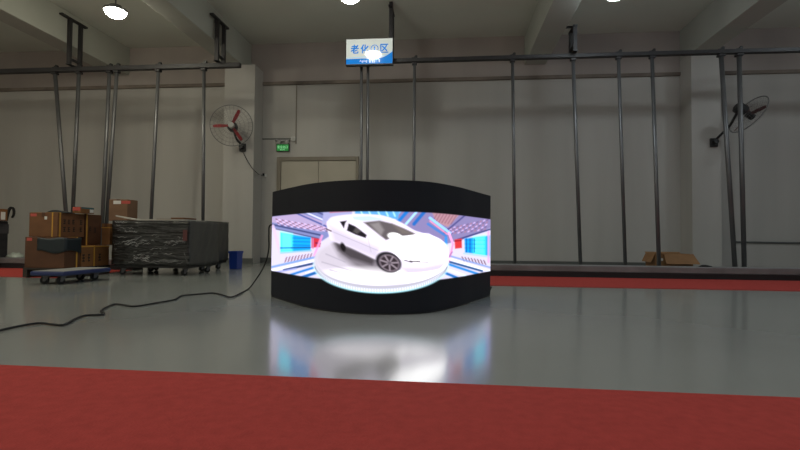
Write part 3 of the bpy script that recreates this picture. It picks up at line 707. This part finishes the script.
def carton(name, label, x0, x1, y0, y1, z0, z1, m, straps=(), ystraps=(), marks=(), smarks=(), hstraps=(), labels=(), slabels=(), group='cardboard cartons on the wooden pallet'):
    t = thing(name, label, 'box', ((x0+x1)/2, (y0+y1)/2, z0), group)
    obj('carton_body', box(B(), x0, x1, y0, y1, z0+.0005, z1, .006), m, t)
    xm_ = (x0+x1)/2
    bm = B(); box(bm, xm_-.024, xm_+.024, y0-.0012, y1+.0012, z1-.06, z1+.0012); obj('packing_tape', bm, M['carton_dark'], t)
    for xs in straps:
        bm = B(); box(bm, xs-.008, xs+.008, y0-.003, y1+.003, z0+.001, z1+.003); obj('strap', bm, M['strap'], t)
    for ys in ystraps:
        bm = B(); box(bm, x0-.003, x1+.003, ys-.011, ys+.011, z0+.001, z1+.003); obj('strap', bm, M['strap'], t)
    for zs in hstraps:
        bm = B(); box(bm, x0-.003, x1+.003, y0-.003, y1+.003, zs-.006, zs+.006); obj('strap', bm, M['strap'], t)
    rr = random.Random(len(label))
    for side, (mx, mz, wd, hg) in [(0, q) for q in marks]+[(1, q) for q in smarks]:      # smudged block print, too coarse to read
        bm = B()
        def blk(a, b_, c, d):
            if side: box(bm, x1+.0003, x1+.0015, a, b_, c, d)
            else: box(bm, a, b_, y0-.0015, y0-.0003, c, d)
        cx_ = mx+wd*rr.uniform(-.2, .2)
        blk(cx_-wd*.09, cx_+wd*.09, mz-hg*.5, mz+hg*.5)
        for i in range(3):
            zz = mz+hg*(i/2-0.5)*0.8; blk(mx-wd*.5*rr.uniform(.6, 1), mx+wd*.5*rr.uniform(.6, 1), zz-hg*.10, zz+hg*.10)
        obj('printed_mark', bm, M['ink'], t)
    for (a, b_, c, d, lm_, nm) in labels:
        bm = B(); box(bm, a, b_, y0-.002, y0-.0003, c, d); obj(nm, bm, M[lm_], t)
    for (a, b_, c, d, lm_, nm) in slabels:
        bm = B(); box(bm, x1+.0003, x1+.002, a, b_, c, d); obj(nm, bm, M[lm_], t)
    return t

# ------------------------------------------------------------------ blue trolley with cartons
TY = 4.90
def X(px, Y): return on_y(px, 240, Y).x
def Z(px, py, Y): return on_y(px, py, Y).z
def YX(px, Xp):                      # where the line of sight meets the side plane x = Xp
    d = ray(px, 240); return d.y*(Xp/d.x)
tx0 = X(30.5, TY); tx1 = X(64.5, TY); ZD = 0.15; TYb = YX(112, tx1)
t = thing('platform_trolley', 'low empty blue platform trolley on casters in front of the brown cartons', 'trolley', ((tx0+tx1)/2, (TY+TYb)/2, 0))
obj('deck', box(B(), tx0, tx1, TY, TYb, ZD-0.052, ZD-.004, 0.015), M['blue_deck'], t)
obj('deck_mat', box(B(), tx0+.02, tx1-.02, TY+.02, TYb-.02, ZD-.004, ZD), M['deck_top'], t)
for (x, y, a) in ((tx0+.13, TY+.09, .4), (tx1-.09, TY+.09, 1.2), (tx1-.09, TYb-.14, .9), (tx0+.13, TYb-.14, .2)):
    caster(t, x, y, ZD-.052, 0.042, a)
Y1 = 5.68
ZD = 0.125
px0, px1 = X(23.5, Y1-.02), X(65, Y1-.02); pyb = YX(110.5, px1)
t = thing('wooden_pallet', 'dark wooden pallet under the stack of brown cartons, behind the blue trolley', 'pallet', ((px0+px1)/2, (Y1+pyb)/2, 0))
for i in range(6):
    y_ = Y1-.02+(pyb-Y1+.02-.11)*i/5; obj('board', box(B(), px0, px1, y_, y_+.11, ZD-.022, ZD, .003), M['pallet_wood'], t)
for x_ in (px0, (px0+px1)/2-.03, px1-.06): obj('stringer', box(B(), x_, x_+.06, Y1-.02, pyb, 0.0078, ZD-.022, .003), M['pallet_wood'], t)
xA = X(64.5, Y1); yA = YX(80.5, xA)
b1z = Z(45, 237, Y1); b2z = HC-(245.5-235.3)*(yA+.2)/(F*0.925)
carton('cardboard_box', 'dark brown carton at lower front of the pallet stack, under the plastic sheet', X(25, Y1), xA, Y1, yA-.002, ZD, b1z, M['carton_dark'],
       labels=((X(27, Y1), X(32, Y1), b1z-.05, b1z-.012, 'label_red', 'paper_label'),), ystraps=(yA-.06,))
xB = xA+.012; yA += .010; yB = YX(109.5, xB)
carton('cardboard_box', 'orange brown carton with yellow straps at lower right of the pallet stack', xB-.46, xB, yA, yB, ZD, b2z, M['carton_orange'],
       ystraps=(YX(94.5, xB),), hstraps=(b2z-.012,), smarks=tuple((YX(p, xB), ZD+.12, .05, .10) for p in (84, 89.5, 100)))
Y2 = 5.71; z3 = Z(45, 212.5, Y2); xC = X(57, Y2); yC = YX(84, xC)
carton('cardboard_box', 'brown carton with two rows of black print, upper front of the pallet stack', X(28.5, Y2), xC, Y2, yC, b1z+.002, z3, M['carton'],
       straps=(X(52, Y2),), ystraps=(YX(59.5, xC),), labels=((X(30, Y2), X(36, Y2), z3-.05, z3-.015, 'label_red', 'paper_label'), (X(44, Y2), X(46.5, Y2), z3-.09, z3-.05, 'label_white', 'paper_label')),
       smarks=tuple((YX(p, xC), z3-.115, .045, .06) for p in (64, 68.5, 73, 80.5))+tuple((YX(p, xC), z3-.215, .045, .06) for p in (64, 68.5, 73.5, 80.5)))
yD = YX(101, xC+.01); z4 = Z(92, 214.5, 6.3)
carton('cardboard_box', 'dark carton behind the printed one, upper right of the pallet stack', xC-.38, xC+.01, yC+.012, yD, b2z+.002, z4, M['carton_dark'], ystraps=(yC+.032,), smarks=((YX(89, xC), z4-.2, .04, .06), (YX(94, xC), z4-.22, .05, .07)))
yE = yD+.004; z5 = Z(106, 223.5, yE)
carton('cardboard_box', 'small orange carton at the right end of the pallet stack, against the wrapped case', X(101.4, yE), X(109.5, yE), yE, yE+.11, b2z+.002, z5, M['carton_orange'], hstraps=(z5-.06,))
YF = 5.98; xF = X(80, YF); yF = YX(93.5, xF); zF0 = max(z3, z4)+.0045; zF = Z(82, 207.3, YF+.1)
carton('cardboard_box', 'flat carton with red and teal tape on top of the pallet stack', X(71.5, YF), xF, YF, yF, zF0, zF, M['carton_orange'],
       labels=((X(72, YF), X(79.5, YF), zF-.05, zF-.004, 'label_red', 'red_tape'),),
       slabels=((YF+.01, yF-.01, zF-.022, zF-.002, 'teal', 'teal_tape'), (YX(89, xF), YX(92.8, xF), zF-.07, zF-.026, 'label_white', 'paper_label')))
# black bag slumped over the upper left carton
bm = B(); bx0, bx1 = X(39, Y2), xC+.06; nn = 14
zb0 = z3+.0015
rings = []
for i in range(nn+1):
    u = i/nn; x = bx0+(bx1-bx0-0.02)*u; h = 0.035*math.sin(PI*min(1, u*1.15+.04))**0.6*(1+0.2*math.sin(u*9))+0.006 if u < .9 else .012
    w_ = 0.11*(0.6+0.4*math.sin(PI*u))
    rings.append([bm.verts.new((x, Y2+.16+w_*math.cos(a), zb0+h*max(0, math.sin(a)))) for a in [PI*k/8 for k in range(9)]])
for a, b_ in zip(rings, rings[1:]):
    for k in range(8): bm.faces.new((a[k], a[k+1], b_[k+1], b_[k]))
    bm.faces.new((a[0], b_[0], b_[8], a[8]))
bm.faces.new(rings[0]); bm.faces.new(rings[-1])
tag(obj('black_bag', bm, M['rubber'], smooth=True), 'flat black plastic bag slumped on top of the pallet cartons', 'bag')
# blue-black film sheet over the front of the lower cartons
bm = B(); fx0 = X(38, Y1); zA = b1z-.004; zBm = Z(55, 252, Y1); g = []; gb = []
lf_, ls_ = xA+.008-fx0, yA-.02-Y1+.008
for i in range(25):
    q = (lf_+ls_)*i/24; row = []; rowb = []
    for j in range(7):
        v = j/6; top = zA-0.008*(1-math.cos(q*20)); bot = zBm+0.02*math.sin(q*15+1); r_ = .006*math.sin(q*60+v*5); z_ = top+(bot-top)*v
        if q < lf_: p_ = (fx0+q, Y1-.009-abs(r_), z_); pb = (fx0+q, Y1-.006-abs(r_), z_)
        else: p_ = (xA+.018+abs(r_), Y1-.008+(q-lf_), z_); pb = (xA+.015+abs(r_), Y1-.005+(q-lf_), z_)
        row.append(p_); rowb.append(pb)
    g.append(row); gb.append(rowb)
va = [[bm.verts.new(p) for p in r] for r in g]; vb = [[bm.verts.new(p) for p in r] for r in gb]
for i in range(24):
    for j in range(6):
        bm.faces.new((va[i][j], va[i+1][j], va[i+1][j+1], va[i][j+1])); bm.faces.new((vb[i][j], vb[i][j+1], vb[i+1][j+1], vb[i+1][j]))
for i in range(24):
    for j in (0, 6): bm.faces.new((va[i][j], va[i+1][j], vb[i+1][j], vb[i][j]))
for j in range(6):
    for i in (0, 24): bm.faces.new((va[i][j], va[i][j+1], vb[i][j+1], vb[i][j]))
film = mat('dark_teal_film', (0.02, 0.028, 0.034), 0.4)
tag(obj('plastic_sheet', bm, film, smooth=True), 'dark blue-black plastic sheet draped over the front of the pallet cartons', 'sheet')

# ------------------------------------------------------------------ black wrapped cases on dollies
GX1f = X(189.5, 6.28); GX0f = X(112, 6.28)
def wrapped_case(label, x0, x1, y0, y1, z1, mats, shear, group):
    t = thing('wrapped_case', label, 'case', ((x0+x1)/2, (y0+y1)/2, 0), group)
    obj('dolly_deck', box(B(), x0+.02, x1-.02, y0+.02, y1-.02, 0.105, 0.145, .006), M['black'], t)
    bm = B(); nx, nz, ny = 26, 14, 18
    def wob(a, b): return 0.006*math.sin(a*13+b*5)+0.005*math.sin(a*5-b*17)
    # film shell as a grid around the four sides plus top
    per = []
    for i in range(nx): per.append((x0+(x1-x0)*i/nx, y0, 0, -1, 0))
    for i in range(ny): per.append((x1, y0+(y1-y0)*i/ny, 1, 0, 1))
    for i in range(nx): per.append((x1-(x1-x0)*i/nx, y1, 0, 1, 0))
    for i in range(ny): per.append((x0, y1-(y1-y0)*i/ny, -1, 0, 1))
    rows = []
    for k in range(nz+1):
        z = 0.146+(z1-0.146)*k/nz; r = []
        for i, (x, y, nx_, ny_, s) in enumerate(per):
            w_ = wob(i*.37, z*2.1)*(0.6 if k < nz else 0.1)
            r.append(bm.verts.new((x+nx_*w_, y+ny_*w_, z+(0.008*math.sin(i*.5) if k == 0 else 0))))
        rows.append(r)
    n_ = len(per)
    for a, b_ in zip(rows, rows[1:]):
        for i in range(n_):
            f = bm.faces.new((a[i], a[(i+1) % n_], b_[(i+1) % n_], b_[i])); f.smooth = True
            f.material_index = per[i][4]
    bm.faces.new(rows[-1]); bm.faces.new(rows[0][::-1])
    obj('film_wrap', bm, mats, t)
    for (x, y, a) in ((x0+.13, y0+.09, .5), (x1-.10, y0+.09, 1.0), (x0+.13, y1-.12, .3), (x1-.08, y1-.16, .8)):
        caster(t, x, y, 0.105, 0.040, a)
    return t
zf = Z(160, 220.5, 6.28)
tw = wrapped_case('black case wrapped in shiny stretch film on a dolly, the front one beside the cartons', GX0f, GX1f, 6.28, 7.14, zf, [M['film'], M['film_grey']], 0, 'film-wrapped cases')
# film folds on the front, coloured pale to stand in for lamp glints
bm = B(); rr = random.Random(5)
def fold_glint(cx, cz, L, a, w_):
    pts_ = [(cx+(k/5-.5)*L*math.cos(a), 6.262-0.004*math.sin(k), cz+(k/5-.5)*L*math.sin(a)+0.008*math.sin(k*2.1+cx*40)) for k in range(6)]
    tube(bm, pts_, [w_*.3, w_*.8, w_, w_*.7, w_*.9, w_*.3], 5)
for (px_, py_, sx_, sy_, n_, L, a) in ((131, 243, 9, 2.2, 16, .09, .1), (140, 258, 9, 3.0, 22, .09, .15), (143, 240, 16, 4, 9, .12, .25), (126, 229, 9, 4, 9, .08, -.1), (172, 242, 7, 1.6, 9, .08, .05), (182, 241, 3, 3, 7, .05, -.4), (163, 262, 22, 2.5, 9, .20, .14), (150, 270, 25, 2, 6, .2, .05), (121, 222, 5, 1, 6, .08, -.1), (150, 248, 25, 12, 22, .10, .12), (186, 257, 2, 5, 5, .05, -1.0)):
    for q_ in range(n_):
        p = on_y(px_+rr.gauss(0, sx_*.6), py_+rr.gauss(0, sy_*.6), 6.26)
        L_f = L*rr.uniform(.4, 1.4)
        if p.x-L_f/2 < GX0f+.01 or p.x+L_f/2 > GX1f-.005 or not .17 < p.z < zf-.015: continue
        fold_glint(p.x, p.z, L_f, a+rr.gauss(0, .15), rr.uniform(.0015, .0052))
obj('film_fold_glint', bm, M['glint_film'], tw, smooth=True)['kind'] = 'stuff'
bm = B(); p = on_y(185, 235, 6.26); box(bm, p.x-.03, p.x+.03, 6.258, 6.266, p.z-.08, p.z+.07); obj('red_tape', bm, mat('dull_red_tape', (0.13, 0.035, 0.035), .5), tw)
zr2 = Z(225, 222.3, 7.9)
t2 = wrapped_case('charcoal wrapped case on a dolly, the rear one beside the blue bin', X(140, 7.3)+.2, X(228.5, 7.94), 7.18, 7.94, max(zf, zr2), [M['film_grey'], M['film_grey']], 0, 'film-wrapped cases')
bm = B(); RX = X(228.5, 7.94)
for (y_, z0_, z1_) in ((7.35, .25, .60), (7.48, .5, .76), (7.42, .2, .45)):
    tube(bm, smooth_path([(RX+.004, y_, z0_), (RX+.008, y_+.05, (z0_+z1_)/2), (RX+.004, y_-.03, z1_)], 4), [.004]*9, 5)
obj('film_crease', bm, mat('grey_film_crease', (0.10, 0.10, 0.10), .35), t2)
# things lying on the wrapped cases
bm = B(); fx0, fx1 = X(116, 6.33), X(187, 6.33); n_ = 16; top = []; 
va = []
for i in range(n_+1):
    u = i/n_; x = fx0+(fx1-fx0)*u; lift = 0.055*max(0, 1-u*3.2)**1.3
    va.append([bm.verts.new((x, y, zf+.002+lift*(1 if y < 6.5 else .6)+dz)) for y in (6.31, 6.58) for dz in (0, .016)])
for a, b_ in zip(va, va[1:]):
    for q in ((0, 1), (1, 3), (3, 2), (2, 0)): bm.faces.new((a[q[0]], a[q[1]], b_[q[1]], b_[q[0]]))
for e in (va[0], va[-1]): bm.faces.new((e[0], e[1], e[3], e[2]))
tag(obj('foam_sheet', bm, M['foam']), 'thin white foam sheet curling up on top of the front wrapped case', 'sheet')
Yc = 6.62
zc0 = zf+.05
zc1 = Z(122, 199.3, Yc)
bxa, bxb = X(108, Yc), X(137, Yc+.24)
carton('cardboard_box', 'brown carton with white and red labels perched on the front wrapped case', bxa, bxb, Yc, Yc+.24, zf+.002, zc1, M['carton_pale'],
       labels=((X(112.5, Yc), X(120, Yc), zc1-.07, zc1-.02, 'label_white', 'paper_label'), (X(120.5, Yc), X(129.5, Yc), zc1-.065, zc1-.022, 'label_red', 'red_label')), group=None)
Yk = 7.3
zk = max(zf, zr2)+.002
bm = B(); kx0, kx1 = X(156, Yk), X(183, Yk)
for (a, b_, h) in ((0, .55, .03), (.5, 1.0, .022)):
    box(bm, kx0+(kx1-kx0)*a, kx0+(kx1-kx0)*b_, Yk+a*.05, Yk+.4, zk+(0 if a == 0 else .0305), zk+(h if a == 0 else .0305+h), .003)
tag(obj('cardboard_sheets', bm, M['carton']), 'flattened brown cardboard lying on top of the rear wrapped case', 'cardboard')

# ------------------------------------------------------------------ blue bin beside the wrapped case
bx0, bx1 = X(228.5, 7.8)+.012, X(243, 8.02); bzt = Z(236, 251.3, 7.8)
bm = B(); yb0, yb1 = 7.8, 8.02; th = .008; ins = .02
def tub(bm, x0, x1, y0, y1, z0, z1, ins, th):
    o0 = [bm.verts.new(p) for p in ((x0+ins, y0+ins, z0), (x1-ins, y0+ins, z0), (x1-ins, y1-ins, z0), (x0+ins, y1-ins, z0))]
    o1 = [bm.verts.new(p) for p in ((x0, y0, z1), (x1, y0, z1), (x1, y1, z1), (x0, y1, z1))]
    i1 = [bm.verts.new(p) for p in ((x0+th, y0+th, z1), (x1-th, y0+th, z1), (x1-th, y1-th, z1), (x0+th, y1-th, z1))]
    i0 = [bm.verts.new(p) for p in ((x0+ins+th, y0+ins+th, z0+th), (x1-ins-th, y0+ins+th, z0+th), (x1-ins-th, y1-ins-th, z0+th), (x0+ins+th, y1-ins-th, z0+th))]
    bm.faces.new(o0[::-1]); bm.faces.new(i0)
    for k in range(4):
        l = (k+1) % 4
        bm.faces.new((o0[k], o0[l], o1[l], o1[k])); bm.faces.new((o1[k], o1[l], i1[l], i1[k])); bm.faces.new((i1[k], i1[l], i0[l], i0[k]))
    return bm
t = thing('storage_bin', 'blue plastic storage bin on the floor right of the wrapped cases', 'bin', ((bx0+bx1)/2, 7.95, 0))
obj('bin_tub', tub(bm, bx0, bx1, yb0, yb1, 0.002, bzt-.02, .008, .006), M['bin'], t)
bm = B(); box(bm, bx0-.008, bx1+.008, yb0-.008, yb0, bzt-.035, bzt); box(bm, bx0-.008, bx1+.008, yb1, yb1+.008, bzt-.035, bzt)
box(bm, bx0-.008, bx0, yb0, yb1, bzt-.035, bzt); box(bm, bx1, bx1+.008, yb0, yb1, bzt-.035, bzt)
obj('bin_rim', bm, M['bin'], t)

# ------------------------------------------------------------------ stack cut off by the left edge
Yl = 6.75
lx0, lx1 = X(8.3, Yl+.6)-.8, X(8.3, Yl+.6); lz = Z(4, 220, Yl)
t = thing('wrapped_pallet', 'black wrapped pallet load cut off by the left edge of the picture', 'case', ((lx0+lx1)/2, Yl+.3, 0))
bm = B(); box(bm, lx0+.01, lx1-.01, Yl+.01, Yl+.6, .008, .12)
obj('pallet', bm, M['black'], t)
bm = B(); box(bm, lx0, lx1, Yl, Yl+.6, .121, lz, .02); obj('film_wrap', bm, mat('bluish_black_film', (0.018, 0.018, 0.022), 0.35, bump=.6, bscale=(2, 2, 14), bdist=.03), t)
bm = B(); box(bm, lx0-.003, lx1+.004, Yl-.004, Yl+.604, lz-.21, lz-.05, .006); obj('grey_band', bm, mat('dull_grey_band', (0.045, 0.045, 0.05), .5), t)
zo = Z(3, 207.5, Yl+.05)
carton('cardboard_box', 'open orange carton on the wrapped load at the left edge', lx0+.05, X(6.8, Yl+.5), Yl+.05, Yl+.5, lz+.004, zo, M['carton_orange'], slabels=((YX(0, X(6.8, Yl+.5)), YX(4.5, X(6.8, Yl+.5)), lz+.02, zo-.05, 'label_white', 'paper_label'),), group=None)
sp = [(5.2, 220.6), (6.6, 215), (8.2, 210), (10.2, 207.6), (12.4, 208.6), (13.2, 212), (12.6, 215.5), (11.2, 217.5)]
cpts = [on_y(a, b_, Yl+min(.57, .53+.02*i)) for i, (a, b_) in enumerate(sp)]
cpts[0].z = lz+.0015
bm = B(); q = smooth_path(cpts, 4)
for i, (a, b_) in enumerate(zip(q, q[1:])):
    d_ = (b_-a).normalized(); n_ = Vector((-d_.z, 0, d_.x))*0.02*(1-.5*i/len(q))
    prism(bm, [a-n_, b_-n_, b_+n_, a+n_], (0, 0.03, 0))
tag(obj('black_strap', bm, M['rubber']), 'loose black strap curling off the load at the left edge', 'strap')
# crumpled pale plastic on the floor beyond
pa = on_y(15.0, 260, 7.31); bm = B()
bmesh.ops.create_icosphere(bm, subdivisions=3, radius=1.0)
rr = random.Random(4)
for v in bm.verts:
    k = 1+rr.uniform(-.13, .13); v.co = Vector((v.co.x*.13*k, v.co.y*.09*k, max(-.02, v.co.z)*.075*k))
    v.co += Vector((pa.x, pa.y, 0))
mz = min(v.co.z for v in bm.verts)
for v in bm.verts: v.co.z += 0.1745-mz
tag(obj('plastic_bundle', bm, M['pale_bag'], smooth=True), 'crumpled pale greenish plastic bundle on the kerb between the left load and the cartons', 'plastic')

# ------------------------------------------------------------------ open carton behind the kerb at right, dark rag on the kerb
Yb = 7.82
ox0, ox1 = X(656, Yb), X(693, Yb); oz = Z(676, 254.0, Yb)
t = thing('open_carton', 'open brown carton with a drooping flap behind the kerb at right', 'box', ((ox0+ox1)/2, Yb+.2, 0))
obj('carton_body', tub(B(), ox0, ox1, Yb, Yb+.4, 0.001, oz, 0.0, .006), M['carton_kraft'], t)
fz = Z(676, 264, Yb-.06)
bm = B(); prism(bm, [(ox0+.11, Yb-.002, oz), (ox1, Yb-.002, oz), (ox1+.05, Yb-.11, fz+.0), (ox0+.11, Yb-.10, fz)], (0, -.005, .001)); obj('flap', bm, M['carton_kraft'], t)
bm = B(); prism(bm, [(ox0-.002, Yb+.02, oz), (ox0-.002, Yb+.38, oz), (ox0-.07, Yb+.36, oz-.13), (ox0-.06, Yb+.04, oz-.14)], (-.005, 0, .002)); obj('flap', bm, M['carton_kraft'], t)
bm = B(); prism(bm, [(ox0, Yb+.402, oz), (ox1, Yb+.402, oz), (ox1, Yb+.44, oz+.02), (ox0, Yb+.44, oz+.02)], (0, .004, .003)); obj('flap', bm, M['carton_kraft'], t)
bm = B(); p = on_y(661, 259.5, Yb); box(bm, p.x-.03, p.x+.03, Yb-.002, Yb-.0003, p.z-.02, p.z+.02); obj('paper_label', bm, M['label_white'], t)
bm = B(); p = on_y(706.5, 267, KY+.1)
bmesh.ops.create_icosphere(bm, subdivisions=2, radius=1.0)
for v in bm.verts:
    k = 1+rr.uniform(-.2, .2); v.co = Vector((p.x+v.co.x*.085*k, KY+.13+v.co.y*.05*k, .1755+max(0, v.co.z)*.028*k))
tag(obj('rag', bm, M['rubber'], smooth=True), 'small dark rag lying on the kerb right of the open carton', 'cloth')

# ------------------------------------------------------------------ dim surroundings
w = bpy.data.worlds.new('world'); S.world = w; w.use_nodes = True
w.node_tree.nodes['Background'].inputs['Color'].default_value = (0.05, 0.05, 0.055, 1)
w.node_tree.nodes['Background'].inputs['Strength'].default_value = 0.2
